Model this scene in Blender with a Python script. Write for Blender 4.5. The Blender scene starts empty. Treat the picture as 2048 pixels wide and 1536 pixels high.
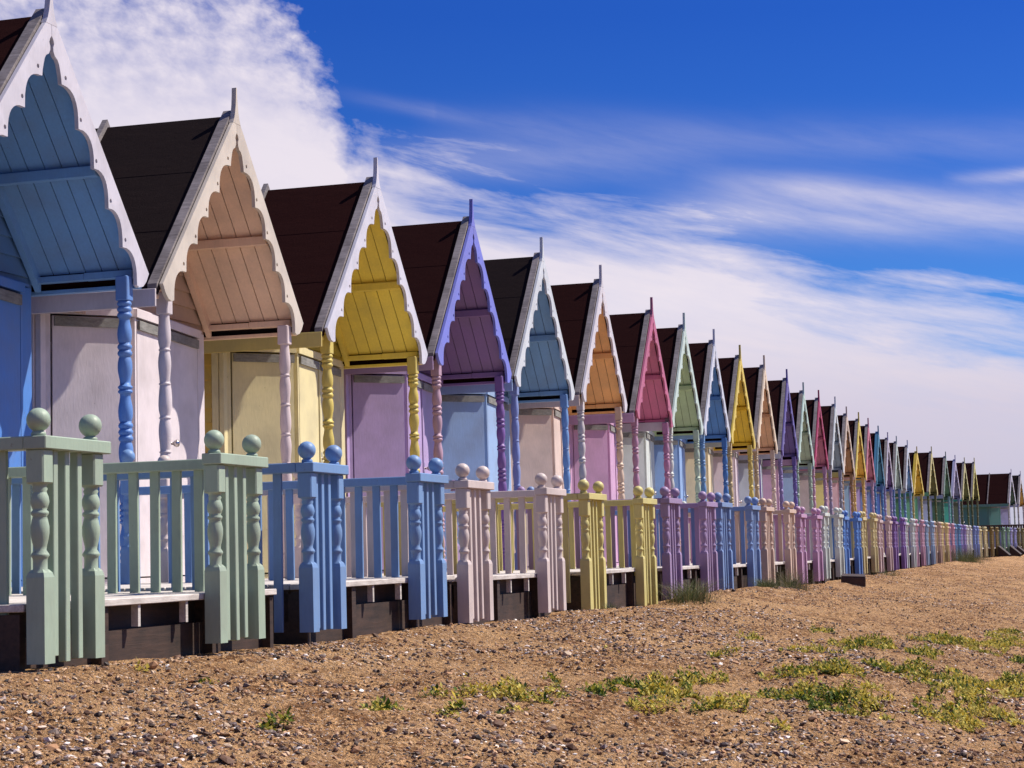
import bpy, math, random
import numpy as np
from mathutils import Vector, Matrix
from mathutils.geometry import tessellate_polygon
random.seed(7); RNG=np.random.default_rng(11)
scene=bpy.context.scene
COL=scene.collection
PI=math.pi

# ------------------------------------------------------------------ materials
def srgb(r,g,b):
    f=lambda c:(c/12.92 if c<=.04045 else ((c+.055)/1.055)**2.4)
    return (f(r/255),f(g/255),f(b/255),1.0)
def new_mat(name):
    m=bpy.data.materials.new(name); m.use_nodes=True
    nt=m.node_tree; nt.nodes.clear()
    out=nt.nodes.new('ShaderNodeOutputMaterial'); b=nt.nodes.new('ShaderNodeBsdfPrincipled')
    nt.links.new(b.outputs[0],out.inputs[0]); return m,nt,b
def N(nt,t,**kw):
    n=nt.nodes.new(t)
    for k,v in kw.items():
        if k.startswith('i_'): n.inputs[k[2:].replace('_',' ')].default_value=v
        else: setattr(n,k,v)
    return n
def L(nt,a,b): nt.links.new(a,b)
def math_(nt,op,a,b=None,c=None,clamp=False):
    n=nt.nodes.new('ShaderNodeMath'); n.operation=op; n.use_clamp=clamp
    for i,x in enumerate((a,b,c)):
        if x is None: continue
        if isinstance(x,(int,float)): n.inputs[i].default_value=x
        else: nt.links.new(x,n.inputs[i])
    return n.outputs[0]
def ramp(nt,fac,stops,interp='LINEAR'):
    n=nt.nodes.new('ShaderNodeValToRGB'); cr=n.color_ramp; cr.interpolation=interp
    while len(cr.elements)<len(stops): cr.elements.new(.5)
    for e,(p,c) in zip(cr.elements,stops):
        e.position=p; e.color=c if len(c)==4 else (*c,1)
    nt.links.new(fac,n.inputs[0]); return n.outputs[0]
def mix(nt,fac,a,b,mode='MIX'):
    n=nt.nodes.new('ShaderNodeMix'); n.data_type='RGBA'; n.blend_type=mode
    for s,x in ((0,fac),(6,a),(7,b)):
        if isinstance(x,(int,float,tuple)): n.inputs[s].default_value=x
        else: nt.links.new(x,n.inputs[s])
    return n.outputs[2]
def noise(nt,vec,scale,detail=4,rough=.55,dist=0.):
    n=nt.nodes.new('ShaderNodeTexNoise'); n.inputs['Scale'].default_value=scale
    n.inputs['Detail'].default_value=detail; n.inputs['Roughness'].default_value=rough
    n.inputs['Distortion'].default_value=dist
    if vec is not None: nt.links.new(vec,n.inputs['Vector'])
    return n.outputs['Fac']
def bump(nt,h,b,strength=.3,dist=.01):
    n=nt.nodes.new('ShaderNodeBump'); n.inputs['Strength'].default_value=strength; n.inputs['Distance'].default_value=dist
    nt.links.new(h,n.inputs['Height']); nt.links.new(n.outputs[0],b.inputs['Normal'])
def vmap(nt,vec,scale=(1,1,1),loc=(0,0,0)):
    n=nt.nodes.new('ShaderNodeMapping'); n.inputs['Scale'].default_value=scale; n.inputs['Location'].default_value=loc
    nt.links.new(vec,n.inputs['Vector']); return n.outputs[0]

def paint_mat():
    m,nt,b=new_mat('painted_wood')
    oi=N(nt,'ShaderNodeObjectInfo'); tc=N(nt,'ShaderNodeTexCoord')
    add=N(nt,'ShaderNodeVectorMath',operation='ADD'); L(nt,tc.outputs['Object'],add.inputs[0])
    sc=N(nt,'ShaderNodeVectorMath',operation='SCALE'); sc.inputs[0].default_value=(13.,7.,5.); L(nt,oi.outputs['Random'],sc.inputs['Scale'])
    L(nt,sc.outputs[0],add.inputs[1]); v=add.outputs[0]
    big=noise(nt,v,3.,4); fine=noise(nt,vmap(nt,v,(60,60,14)),1.,4,.6)
    c=mix(nt,math_(nt,'MULTIPLY',math_(nt,'SUBTRACT',big,.42,clamp=True),.9),oi.outputs['Color'],(.17,.15,.13,1))
    # rubbed and stained patches where the wood shows
    n1=noise(nt,vmap(nt,v,(9,9,5)),2.6,7,.72)
    ms=ramp(nt,n1,[(.665,(0,0,0)),(.70,(1,1,1))])
    c=mix(nt,math_(nt,'MULTIPLY',ms,.6),c,(.16,.12,.09,1))
    c=mix(nt,.16,c,ramp(nt,fine,[(.3,(.5,.5,.5)),(.7,(1.1,1.1,1.1))]),'MULTIPLY')
    L(nt,c,b.inputs['Base Color'])
    L(nt,math_(nt,'MULTIPLY_ADD',fine,.25,.36),b.inputs['Roughness'])
    b.inputs['Specular IOR Level'].default_value=.28
    h=math_(nt,'ADD',fine,math_(nt,'MULTIPLY',ms,-.6))
    bump(nt,h,b,.28,.004)
    return m
def wood_mat(name,c1,c2,scale=(6,60,60),rough=.8,bs=.5):
    m,nt,b=new_mat(name); tc=N(nt,'ShaderNodeTexCoord'); oi=N(nt,'ShaderNodeObjectInfo')
    add=N(nt,'ShaderNodeVectorMath',operation='ADD'); L(nt,tc.outputs['Object'],add.inputs[0]); L(nt,oi.outputs['Random'],add.inputs[1])
    g=noise(nt,vmap(nt,add.outputs[0],scale),1.,6,.65,.6); p=noise(nt,add.outputs[0],5.,5,.6)
    f=math_(nt,'ADD',math_(nt,'MULTIPLY',g,.6),math_(nt,'MULTIPLY',p,.5))
    L(nt,ramp(nt,f,[(.38,c1),(.68,c2)]),b.inputs['Base Color']); b.inputs['Roughness'].default_value=rough
    bump(nt,g,b,bs,.004); return m
def felt_mat():
    m,nt,b=new_mat('roofing_felt'); tc=N(nt,'ShaderNodeTexCoord'); oi=N(nt,'ShaderNodeObjectInfo')
    n1=noise(nt,tc.outputs['Object'],180.,3,.7); n2=noise(nt,vmap(nt,tc.outputs['Object'],(1.5,5,5)),1.2,5,.6)
    c=mix(nt,.55,oi.outputs['Color'],ramp(nt,n1,[(.3,(.3,.3,.3)),(.75,(1.9,1.8,1.8))]),'MULTIPLY')
    c=mix(nt,math_(nt,'MULTIPLY',math_(nt,'SUBTRACT',n2,.45,clamp=True),.25),c,(.035,.018,.016,1))
    L(nt,c,b.inputs['Base Color']); b.inputs['Roughness'].default_value=1.; b.inputs['Specular IOR Level'].default_value=.0
    bump(nt,math_(nt,'ADD',n1,math_(nt,'MULTIPLY',n2,3.)),b,.5,.006); return m
def metal_mat(name,col,rough,met=1.):
    m,nt,b=new_mat(name); tc=N(nt,'ShaderNodeTexCoord'); n=noise(nt,tc.outputs['Object'],40,4)
    L(nt,ramp(nt,n,[(.3,tuple(x*.6 for x in col)),(.7,col)]),b.inputs['Base Color'])
    b.inputs['Metallic'].default_value=met; b.inputs['Roughness'].default_value=rough; return m
def sand_mat():
    m,nt,b=new_mat('beach_sand'); tc=N(nt,'ShaderNodeTexCoord'); v=tc.outputs['Object']
    a=noise(nt,v,1.1,6,.6); g=noise(nt,v,9.,5,.68); g2=noise(nt,vmap(nt,v,(1,1,1),(7,1,0)),38.,4,.66); f=noise(nt,v,130.,4,.7); p=noise(nt,vmap(nt,v,(1,1,1),(5,3,0)),55.,3,.6)
    lo=noise(nt,vmap(nt,v,(1.,.7,1),(3,9,0)),1.7,5,.6); rg=ramp(nt,lo,[(.42,(.12,.12,.12)),(.58,(1,1,1))])
    c=ramp(nt,a,[(.32,(.53,.31,.15)),(.55,(.72,.44,.22)),(.75,(.60,.36,.18))])
    c=mix(nt,math_(nt,'MULTIPLY_ADD',rg,.55,.35),c,ramp(nt,g,[(.38,(.50,.40,.34)),(.52,(1,1,1)),(.66,(1.12,1.1,1.08))]),'MULTIPLY')
    c=mix(nt,math_(nt,'MULTIPLY_ADD',rg,.62,.33),c,ramp(nt,g2,[(.40,(.30,.21,.16)),(.52,(.95,.93,.9)),(.64,(1.25,1.2,1.15))]),'MULTIPLY')
    c=mix(nt,math_(nt,'MULTIPLY_ADD',rg,.45,.35),c,ramp(nt,f,[(.36,(.42,.34,.30)),(.52,(1,1,1)),(.66,(1.35,1.32,1.3))]),'MULTIPLY')
    gr=ramp(nt,p,[(.58,(0,0,0)),(.63,(1,1,1))]); c=mix(nt,math_(nt,'MULTIPLY',gr,math_(nt,'MULTIPLY',rg,.85)),c,(.11,.06,.04,1))
    p2=noise(nt,vmap(nt,v,(1,1,1),(9,2,4)),85.,2,.5); sh=ramp(nt,p2,[(.64,(0,0,0)),(.68,(1,1,1))])
    c=mix(nt,math_(nt,'MULTIPLY',sh,.9),c,(.80,.68,.58,1))
    L(nt,c,b.inputs['Base Color']); b.inputs['Roughness'].default_value=.95; b.inputs['Specular IOR Level'].default_value=.1
    h=math_(nt,'ADD',math_(nt,'MULTIPLY',g,1.6),math_(nt,'ADD',math_(nt,'MULTIPLY',g2,1.5),math_(nt,'MULTIPLY',f,.45)))
    bump(nt,h,b,1.,.06); return m
def attr_mat(name,rough=.7,trans=0.,bs=.3):
    m,nt,b=new_mat(name); a=N(nt,'ShaderNodeAttribute',attribute_name='col'); tc=N(nt,'ShaderNodeTexCoord')
    n=noise(nt,tc.outputs['Object'],90.,4,.6)
    c=mix(nt,.5,a.outputs['Color'],ramp(nt,n,[(.3,(.6,.6,.6)),(.7,(1.2,1.2,1.2))]),'MULTIPLY')
    L(nt,c,b.inputs['Base Color']); b.inputs['Roughness'].default_value=rough
    b.inputs['Specular IOR Level'].default_value=.3
    if trans:
        out=[x for x in nt.nodes if x.type=='OUTPUT_MATERIAL'][0]
        t=N(nt,'ShaderNodeBsdfTranslucent'); L(nt,c,t.inputs[0]); mx=N(nt,'ShaderNodeMixShader'); mx.inputs[0].default_value=trans
        L(nt,b.outputs[0],mx.inputs[1]); L(nt,t.outputs[0],mx.inputs[2]); L(nt,mx.outputs[0],out.inputs[0])
    else: bump(nt,n,b,bs,.004)
    return m
PAINT=paint_mat(); FELT=felt_mat(); SAND=sand_mat()
GREYWOOD=wood_mat('weathered_grey_wood',(.075,.062,.062),(.27,.235,.235))
DECKWOOD=wood_mat('bleached_deck_wood',(.30,.26,.23),(.62,.57,.53),(60,6,60))
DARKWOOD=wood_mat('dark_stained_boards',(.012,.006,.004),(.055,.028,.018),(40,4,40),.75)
STRIP=wood_mat('grey_hinge_strip',(.10,.095,.09),(.24,.235,.22),(30,8,60))
CHROME=metal_mat('door_knob_metal',(.55,.5,.5),.25)
HOLE=metal_mat('dark_hole_shade',(.05,.03,.02),.9,0.)
PEB=attr_mat('pebbles_and_shells',.65); LEAF=attr_mat('weed_leaves',.8,.3); GRASSM=attr_mat('grass_blades',.6,.2)

# ------------------------------------------------------------------ mesh helpers
class MB:
    def __init__(s): s.v=[]; s.f=[]; s.sm=[]
    def add(s,vs,fs,smooth=False):
        o=len(s.v); s.v+= [tuple(x) for x in vs]; s.f+=[tuple(i+o for i in f) for f in fs]; s.sm+=[smooth]*len(fs)
    def box(s,x0,x1,y0,y1,z0,z1,c=0.):
        if x0>x1:x0,x1=x1,x0
        if y0>y1:y0,y1=y1,y0
        if z0>z1:z0,z1=z1,z0
        if c<=0:
            s.add([(x,y,z) for x in(x0,x1) for y in(y0,y1) for z in(z0,z1)],
              [(0,1,3,2),(4,6,7,5),(0,4,5,1),(2,3,7,6),(0,2,6,4),(1,5,7,3)]); return s
        # chamfered box
        vs=[];idx={}
        for sx in(0,1):
            for sy in(0,1):
                for sz in(0,1):
                    X=(x0,x1)[sx];Y=(y0,y1)[sy];Z=(z0,z1)[sz]
                    ix=X+(c if sx==0 else -c);iy=Y+(c if sy==0 else -c);iz=Z+(c if sz==0 else -c)
                    for a,p in enumerate(((X,iy,iz),(ix,Y,iz),(ix,iy,Z))): idx[sx,sy,sz,a]=len(vs);vs.append(p)
        F=[]
        for sx in(0,1):
            q=[idx[sx,a,b,0] for a,b in((0,0),(0,1),(1,1),(1,0))]; F.append(q if sx==0 else q[::-1])
        for sy in(0,1):
            q=[idx[a,sy,b,1] for a,b in((0,0),(1,0),(1,1),(0,1))]; F.append(q if sy==0 else q[::-1])
        for sz in(0,1):
            q=[idx[a,b,sz,2] for a,b in((0,0),(0,1),(1,1),(1,0))]; F.append(q if sz==0 else q[::-1])
        for a in(0,1):
            for b in(0,1):
                F.append([idx[a,b,0,0],idx[a,b,1,0],idx[a,b,1,1],idx[a,b,0,1]])
                F.append([idx[a,0,b,0],idx[a,1,b,0],idx[a,1,b,2],idx[a,0,b,2]])
                F.append([idx[0,a,b,1],idx[1,a,b,1],idx[1,a,b,2],idx[0,a,b,2]])
                for d in(0,1): F.append([idx[a,b,d,0],idx[a,b,d,1],idx[a,b,d,2]])
        s.add(vs,F); return s
    def lathe(s,cx,cy,prof,n=16,cap=True):
        vs=[];F=[]
        for z,r in prof:
            for k in range(n):
                t=2*PI*k/n; vs.append((cx+r*math.cos(t),cy+r*math.sin(t),z))
        for i in range(len(prof)-1):
            for k in range(n):
                a=i*n+k;b=i*n+(k+1)%n; F.append((a,b,b+n,a+n))
        s.add(vs,F,True)
        if cap:
            m=len(prof)-1
            s.add(vs[:n],[tuple(range(n))[::-1]]); s.add(vs[m*n:],[tuple(range(n))])
        return s
    def plate(s,loops,f,t0,t1):
        """outline loops (2-D, first outer, rest holes) given thickness; f(a,b,t)->xyz"""
        tris=tessellate_polygon([[Vector((a,b,0)) for a,b in lp] for lp in loops])
        flat=[p for lp in loops for p in lp]; n=len(flat)
        vs=[f(a,b,t0) for a,b in flat]+[f(a,b,t1) for a,b in flat]
        F=[tuple(t) for t in tris]+[tuple(i+n for i in t[::-1]) for t in tris]
        o=0
        for lp in loops:
            m=len(lp)
            for i in range(m):
                a=o+i;b=o+(i+1)%m; F.append((a,b,b+n,a+n))
            o+=m
        s.add(vs,F); return s
    def wallseg(s,p,q,th,z0,z1,off=0.,c=0.):
        """upright board between plan points p,q (u,v), thickness th outward from offset off"""
        p=Vector((p[0],p[1]));q=Vector((q[0],q[1])); d=(q-p).normalized(); n=Vector((d.y,-d.x))
        a,b,cc,dd=p+n*off,q+n*off,q+n*(off+th),p+n*(off+th)
        s.add([(*a,z0),(*b,z0),(*cc,z0),(*dd,z0),(*a,z1),(*b,z1),(*cc,z1),(*dd,z1)],
              [(0,3,2,1),(4,5,6,7),(0,1,5,4),(1,2,6,5),(2,3,7,6),(3,0,4,7)]); return s
    def mesh(s,name,mat):
        me=bpy.data.meshes.new(name); me.from_pydata(s.v,[],s.f)
        me.polygons.foreach_set('use_smooth',s.sm); me.validate(); 
        import bmesh
        bm=bmesh.new(); bm.from_mesh(me); bmesh.ops.recalc_face_normals(bm,faces=bm.faces); bm.to_mesh(me); bm.free()
        me.materials.append(mat); me.update(); return me
def link(name,me,parent=None,color=None,loc=None):
    o=bpy.data.objects.new(name,me); COL.objects.link(o)
    if parent is not None: o.parent=parent
    if color is not None: o.color=color
    if loc is not None: o.location=loc
    return o
def tag(o,label=None,cat=None,group=None,kind=None):
    if label: o['label']=label
    if cat: o['category']=cat
    if group: o['group']=group
    if kind: o['kind']=kind
    return o

# ------------------------------------------------------------------ ground
def vnoise(x,y,seed=0):
    xi=np.floor(x).astype(np.int64); yi=np.floor(y).astype(np.int64); xf=x-xi; yf=y-yi
    def h(a,b):
        n=(a*374761393+b*668265263+seed*1442695041)&0x7fffffff
        n=((n^(n>>13))*1274126177)&0x7fffffff
        return ((n^(n>>16))&0xffff)/65535.
    u=xf*xf*(3-2*xf); v=yf*yf*(3-2*yf)
    return (h(xi,yi)*(1-u)+h(xi+1,yi)*u)*(1-v)+(h(xi,yi+1)*(1-u)+h(xi+1,yi+1)*u)*v-.5
YF=[0,6.5,9,11.5,13.3,16,22,30,45,60,90,150,400]; ZF=[.66,.64,.62,.60,.575,.53,.53,.47,.48,.48,.42,.32,.2]
XS=[-400,-30,-6,-4.1,-3.6,-2.6,-1.2,0,2,6,15,40,400]; ZS=[.35,.05,-.02,-.02,0,-.15,-.35,-.52,-.68,-.95,-1.5,-2.4,-2.6]
def ground(x,y):
    x=np.asarray(x,float); y=np.asarray(y,float)
    bend=np.interp(y,[0,72,90,108,140],[0,.2,1.2,2.5,4.5])
    z=np.interp(y,YF,ZF)+np.interp(x-bend,XS,ZS)
    amp=np.interp(x-bend,[-6,-4,-3.4],[.1,.5,1.])
    w=vnoise(x*.55+3,y*.42,1)*.10+vnoise(x*1.7,y*1.35+9,2)*.075+vnoise(x*4.6,y*4.2,3)*.038
    w+=vnoise(x*11,y*10,4)*.022+vnoise(x*24,y*23,5)*.016
    w+=vnoise(x*50,y*50,6)*.009
    return z+w*amp
def axis_pts():
    xs=list(np.concatenate([-np.geomspace(400,8,12),np.linspace(-7.5,-4.3,12)]))
    xs+=list(np.linspace(-4.25,.6,560)); xs+=list(np.geomspace(.7,400,28))
    ys=list(np.linspace(-200,2.8,16)); ys+=list(np.exp(np.linspace(math.log(3.2),math.log(110),1150))); ys+=list(np.geomspace(120,3000,16))
    return np.array(xs),np.array(ys)
xs,ys=axis_pts(); X,Y=np.meshgrid(xs,ys); Z=ground(X,Y)
nx,ny=len(xs),len(ys)
co=np.stack([X,Y,Z],-1).reshape(-1,3).astype(np.float32)
i=np.arange(nx-1)[None,:]+nx*np.arange(ny-1)[:,None]; quads=np.stack([i,i+1,i+nx+1,i+nx],-1).reshape(-1,4)
def np_mesh(name,co,faces,mat,col=None,smooth=True):
    k=faces.shape[1]; me=bpy.data.meshes.new(name)
    me.vertices.add(len(co)); me.vertices.foreach_set('co',co.ravel().astype(np.float32))
    me.loops.add(faces.size); me.loops.foreach_set('vertex_index',faces.ravel().astype(np.int32))
    me.polygons.add(len(faces)); me.polygons.foreach_set('loop_start',(np.arange(len(faces))*k).astype(np.int32))
    me.polygons.foreach_set('use_smooth',np.full(len(faces),smooth))
    if col is not None:
        a=me.attributes.new('col','FLOAT_COLOR','POINT'); a.data.foreach_set('color',col.astype(np.float32).ravel())
    me.materials.append(mat); me.update(calc_edges=True); return me
sand=link('ground',np_mesh('beach_ground',co,quads,SAND)); tag(sand,kind='structure')

# ------------------------------------------------------------------ pebbles and shells
def ico():
    t=(1+5**.5)/2
    v=np.array([(-1,t,0),(1,t,0),(-1,-t,0),(1,-t,0),(0,-1,t),(0,1,t),(0,-1,-t),(0,1,-t),(t,0,-1),(t,0,1),(-t,0,-1),(-t,0,1)],float)
    v/=np.linalg.norm(v[0])
    f=np.array([(0,11,5),(0,5,1),(0,1,7),(0,7,10),(0,10,11),(1,5,9),(5,11,4),(11,10,2),(10,7,6),(7,1,8),(3,9,4),(3,4,2),(3,2,6),(3,6,8),(3,8,9),(4,9,5),(2,4,11),(6,2,10),(8,6,7),(9,8,1)])
    return v,f
def scatter(n,y0,y1,smin,smax,flat,pal,name,obj,seed,thr=None,ex=1.):
    r=np.random.default_rng(seed)
    y=y0*(y1/y0)**(r.random(n)**ex); x=-3.9+4.5*r.random(n)
    if thr is not None:
        m=1.25*vnoise(x*1.1+5,y*.8,21)+.9*vnoise(x*3.3,y*2.4,22)
        k=(m+r.normal(0,.16,n))>thr; x=x[k];y=y[k]; n=len(x)
    s=smin*(smax/smin)**(r.random(n)**2.3)
    v,f=ico(); V=np.repeat(v[None],n,0)*(1+r.normal(0,.20,(n,12,1)))
    sc=np.stack([s*(.8+.5*r.random(n)),s*(.65+.45*r.random(n)),s*(flat[0]+(flat[1]-flat[0])*r.random(n))],-1)
    V*=sc[:,None,:]
    tl=r.normal(0,.35,n); c,sn=np.cos(tl)[:,None],np.sin(tl)[:,None]
    V=np.stack([V[:,:,0]*c-V[:,:,2]*sn,V[:,:,1],V[:,:,0]*sn+V[:,:,2]*c],-1)
    a=r.random(n)*2*PI; c,sn=np.cos(a)[:,None],np.sin(a)[:,None]
    V=np.stack([V[:,:,0]*c-V[:,:,1]*sn,V[:,:,0]*sn+V[:,:,1]*c,V[:,:,2]],-1)
    z=ground(x,y)+sc[:,2]*.35
    V+=np.stack([x,y,z],-1)[:,None,:]
    F=(f[None]+12*np.arange(n)[:,None,None]).reshape(-1,3)
    pal=np.array(pal); pi=r.choice(len(pal),n,p=pal[:,3]/pal[:,3].sum())
    c3=pal[pi,:3]*(1+r.normal(0,.16,(n,1))); C=np.ones((n,12,4)); C[:,:,:3]=np.clip(c3,0.01,.9)[:,None,:]
    return V.reshape(-1,3),F,C.reshape(-1,4)
stone_pal=[(.30,.165,.085,5),(.14,.075,.045,6),(.45,.29,.17,4),(.07,.042,.03,5),(.17,.125,.10,2.),(.38,.20,.10,4),(.045,.033,.028,2),(.52,.38,.26,1.5)]
shell_pal=[(.72,.62,.55,4),(.60,.46,.36,3),(.82,.76,.72,2),(.45,.36,.34,2)]
sets=[scatter(26000,4.2,40,.005,.016,(.3,.8),[(.16,.11,.10,3),(.10,.07,.07,3),(.34,.26,.23,2),(.60,.50,.46,2)],'','',14,.22),scatter(110000,4.2,60,.0035,.013,(.4,.95),stone_pal,'','',3,-.16),scatter(16000,4.2,50,.004,.014,(.5,.85),stone_pal,'','',4,None),
      scatter(1300,4.2,26,.012,.026,(.35,.7),stone_pal,'','',5,-.1),scatter(26,4.2,16,.024,.034,(.45,.6),stone_pal,'','',6,None)]
def merge(sets):
    o=0;Vs=[];Fs=[];Cs=[]
    for V,F,C in sets: Vs.append(V);Fs.append(F+o);Cs.append(C);o+=len(V)
    return np.concatenate(Vs),np.concatenate(Fs),np.concatenate(Cs)
V,F_,C=merge(sets)
tag(link('pebbles',np_mesh('pebbles',V,F_,PEB,C,False)),'brown and grey pebbles strewn over the sand','pebbles',kind='stuff')
V,F_,C=merge([scatter(27000,4.2,60,.0035,.014,(.16,.45),shell_pal,'','',8,-.06)])
tag(link('shell_fragments',np_mesh('shells',V,F_,PEB,C,False)),'pale broken shells scattered among the pebbles','shells',kind='stuff')

# ------------------------------------------------------------------ weeds
def rotz(V,a): c,s=np.cos(a),np.sin(a); return np.stack([V[...,0]*c-V[...,1]*s,V[...,0]*s+V[...,1]*c,V[...,2]],-1)
# patches measured on the beach: x, y, half size across, half size along, share of yellow
WEEDS=[
(-2.47,6.61,0.07,0.20,0.20,1.0),(-2.39,7.07,0.05,0.13,0.25,0.8),(-2.33,7.20,0.03,0.10,0.20,1.0),(-2.26,7.46,0.06,0.27,0.35,1.0),(-2.12,7.46,0.06,0.44,0.30,1.0),(-2.31,8.41,0.03,0.27,0.10,1.0),(-2.05,8.03,0.08,0.28,0.30,1.0),(-2.06,8.56,0.05,0.21,0.10,1.0),(-2.00,8.70,0.04,0.21,0.10,1.0),(-1.82,8.49,0.08,0.49,0.40,1.0),(-1.65,8.22,0.04,0.17,0.30,1.0),(-1.73,7.76,0.08,0.26,0.45,0.7),(-2.21,6.65,0.03,0.17,0.30,0.7),(-1.86,8.62,0.06,0.51,0.25,1.0),(-1.83,9.06,0.05,0.25,0.30,1.0),(-1.74,9.35,0.03,0.27,0.50,1.0),(-1.50,8.11,0.06,0.45,0.35,1.0),(-1.65,8.23,0.06,0.17,0.30,1.0),(-1.50,8.85,0.05,0.19,0.50,0.6),(-2.07,10.89,0.03,0.29,0.20,1.0),(-2.04,11.40,0.05,0.25,0.30,0.6),(-1.55,13.80,0.14,1.59,0.30,1.0),(-1.11,13.48,0.09,0.62,0.40,1.0),(-1.15,16.80,0.28,1.19,0.40,1.0),(-0.76,17.90,0.17,1.61,0.40,1.0),(-1.51,10.01,0.09,0.43,0.25,1.0),(-1.30,10.47,0.16,0.53,0.20,1.2),(-0.99,11.27,0.19,0.71,0.20,1.2),(-0.68,11.14,0.17,0.96,0.55,1.0),(-0.47,11.93,0.13,1.14,0.40,1.0),(-1.26,9.09,0.19,0.35,0.20,1.1),(-1.07,9.29,0.11,0.66,0.50,1.0),(-0.93,9.10,0.08,0.35,0.40,1.0),(-0.80,9.96,0.06,0.45,0.15,1.0),(-0.60,9.69,0.17,0.68,0.55,1.1),(-1.14,8.43,0.06,0.22,0.40,1.0),(-1.02,7.32,0.05,0.16,0.30,0.8),(-1.74,12.33,0.10,0.76,0.50,0.6),(-2.05,15.45,0.06,0.65,0.20,0.6),(-2.59,5.96,0.02,0.13,0.15,1.0),(-3.14,6.70,0.03,0.10,0.30,1.0),(-2.78,5.49,0.02,0.05,0.20,0.8),(-2.52,6.32,0.03,0.13,0.60,0.7),(-2.85,5.19,0.02,0.03,0.20,0.8),(-3.55,6.92,0.02,0.06,0.80,0.6),(-2.17,12.89,0.06,0.45,0.30,0.5),(-1.19,7.63,0.03,0.11,0.40,0.6),(-0.56,15.59,0.08,0.77,0.20,1.0),(-2.34,9.83,0.04,0.18,0.30,0.5),(-4.81,13.58,0.06,0.85,0.20,0.4)
]
def weeds():
    r=np.random.default_rng(5); Vs=[];Cs=[]
    base=np.array([(0,-.18,0),(.30,0,.10),(.62,-.5,.12),(.62,.5,.12),(1,0,.0)])
    leaf=np.array([(0,0,0),(.5,-.36,.14),(1,0,.05),(.5,.38,.02)])
    for (px,py,hx,hy,yel,dens) in WEEDS:
        hx=hx*1.12+.015; hy=hy*.85; n=int(dens*.8*max(120,hx*hy*4*13000)); n=min(n,30000)
        rr=np.sqrt(r.random(n)); t=r.random(n)*2*PI
        # ragged rim and clumping
        x=px+hx*rr*np.cos(t)*(1+.35*np.sin(3*t+px*7)); y=py+hy*rr*np.sin(t)*(1+.35*np.cos(2*t+py*3))
        m=vnoise(x*9,y*7,31)+.7*vnoise(x*21,y*17,33); k=m>-.05+.36*(rr-.6); x=x[k];y=y[k];m=m[k];rr=rr[k];n=len(x)
        if n==0: continue
        s=.008+.013*r.random(n); up=np.clip(r.normal(.45,.6,n),-.5,2.)
        h=(.003+.06*r.random(n)**1.6)*np.clip(1.3-rr,.2,1)*np.clip(.35+1.9*m,.15,1.5)
        V=np.repeat(leaf[None],n,0)*s[:,None,None]; V[:,:,2]+=V[:,:,0]*up[:,None]
        a=r.random(n)*2*PI; V=rotz(V,a[:,None]); V+=np.stack([x,y,ground(x,y)+h],-1)[:,None,:]
        g=np.array([(.05,.09,.008),(.085,.13,.010),(.24,.24,.025),(.025,.05,.006)])[r.integers(0,4,n)]
        yw=np.array([(.50,.36,.04),(.60,.50,.12),(.40,.34,.07)])[r.integers(0,3,n)]
        pk=(r.random(n)<np.clip(yel+.2+.9*vnoise(x*6,y*6,40),.02,.95))[:,None]
        c=np.where(pk,yw,g)*(1+r.normal(0,.15,(n,1))); C=np.ones((n,4,4)); C[:,:,:3]=np.clip(c,.01,.8)[:,None,:]
        Vs.append(V.reshape(-1,3));Cs.append(C.reshape(-1,4))
    V=np.concatenate(Vs);C=np.concatenate(Cs); F=np.arange(len(V)).reshape(-1,4)
    return V,F,C
V,F_,C=weeds()
tag(link('beach_weeds',np_mesh('beach_weeds',V,F_,LEAF,C,False)),'low green and yellow weeds creeping over the pebbly sand','weeds',kind='stuff')
def grass_tuft(name,cx,cy,wx,wy,n,hmin,hmax,bend,pal,label,seed):
    r=np.random.default_rng(seed); S=5
    x=r.normal(0,wx*.45,n); y=r.normal(0,wy*.45,n); h=hmin+(hmax-hmin)*r.random(n); w=.0011+.0012*r.random(n)
    a=np.arctan2(y/wy,x/wx)+r.normal(0,.9,n); bd=bend*r.random(n)*h
    t=np.linspace(0,1,S); 
    cxs=x[:,None]+np.cos(a)[:,None]*bd[:,None]*t**2; cys=y[:,None]+np.sin(a)[:,None]*bd[:,None]*t**2
    z=(h[:,None])*(t-.25*bend*t**2.5)
    b=r.random(n)*PI; wx_=np.cos(b)[:,None]*w[:,None]*(1-t*.9); wy_=np.sin(b)[:,None]*w[:,None]*(1-t*.9)
    A=np.stack([cxs-wx_,cys-wy_,z],-1); B=np.stack([cxs+wx_,cys+wy_,z],-1)
    V=np.stack([A,B],2).reshape(n,S*2,3); V[:,:,2]+=(ground(cx+x,cy+y)-ground(cx,cy))[:,None]-.01
    fs=np.array([(2*k,2*k+1,2*k+3,2*k+2) for k in range(S-1)]); F=(fs[None]+2*S*np.arange(n)[:,None,None]).reshape(-1,4)
    p=np.array(pal)[r.integers(0,len(pal),n)]*(1+r.normal(0,.15,(n,1))); C=np.ones((n,2*S,4)); C[:,:,:3]=np.clip(p,.01,.8)[:,None,:]
    o=link(name,np_mesh(name,V.reshape(-1,3),F,GRASSM,C.reshape(-1,4)),loc=(cx,cy,float(ground(cx,cy))))
    tag(o,label,'grass tuft','grass tufts along the foot of the balustrades'); return o
GP=[(.03,.05,.015),(.05,.085,.022),(.10,.12,.04),(.20,.20,.09)]; DRY=[(.20,.15,.08),(.30,.24,.14),(.10,.11,.04)]
grass_tuft('grass_tuft',-3.58,17.9,.20,.42,1000,.05,.42,2.0,GP+DRY[:1],'biggest dark green grass tuft, spilling against the purple balustrade',1)
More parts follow.
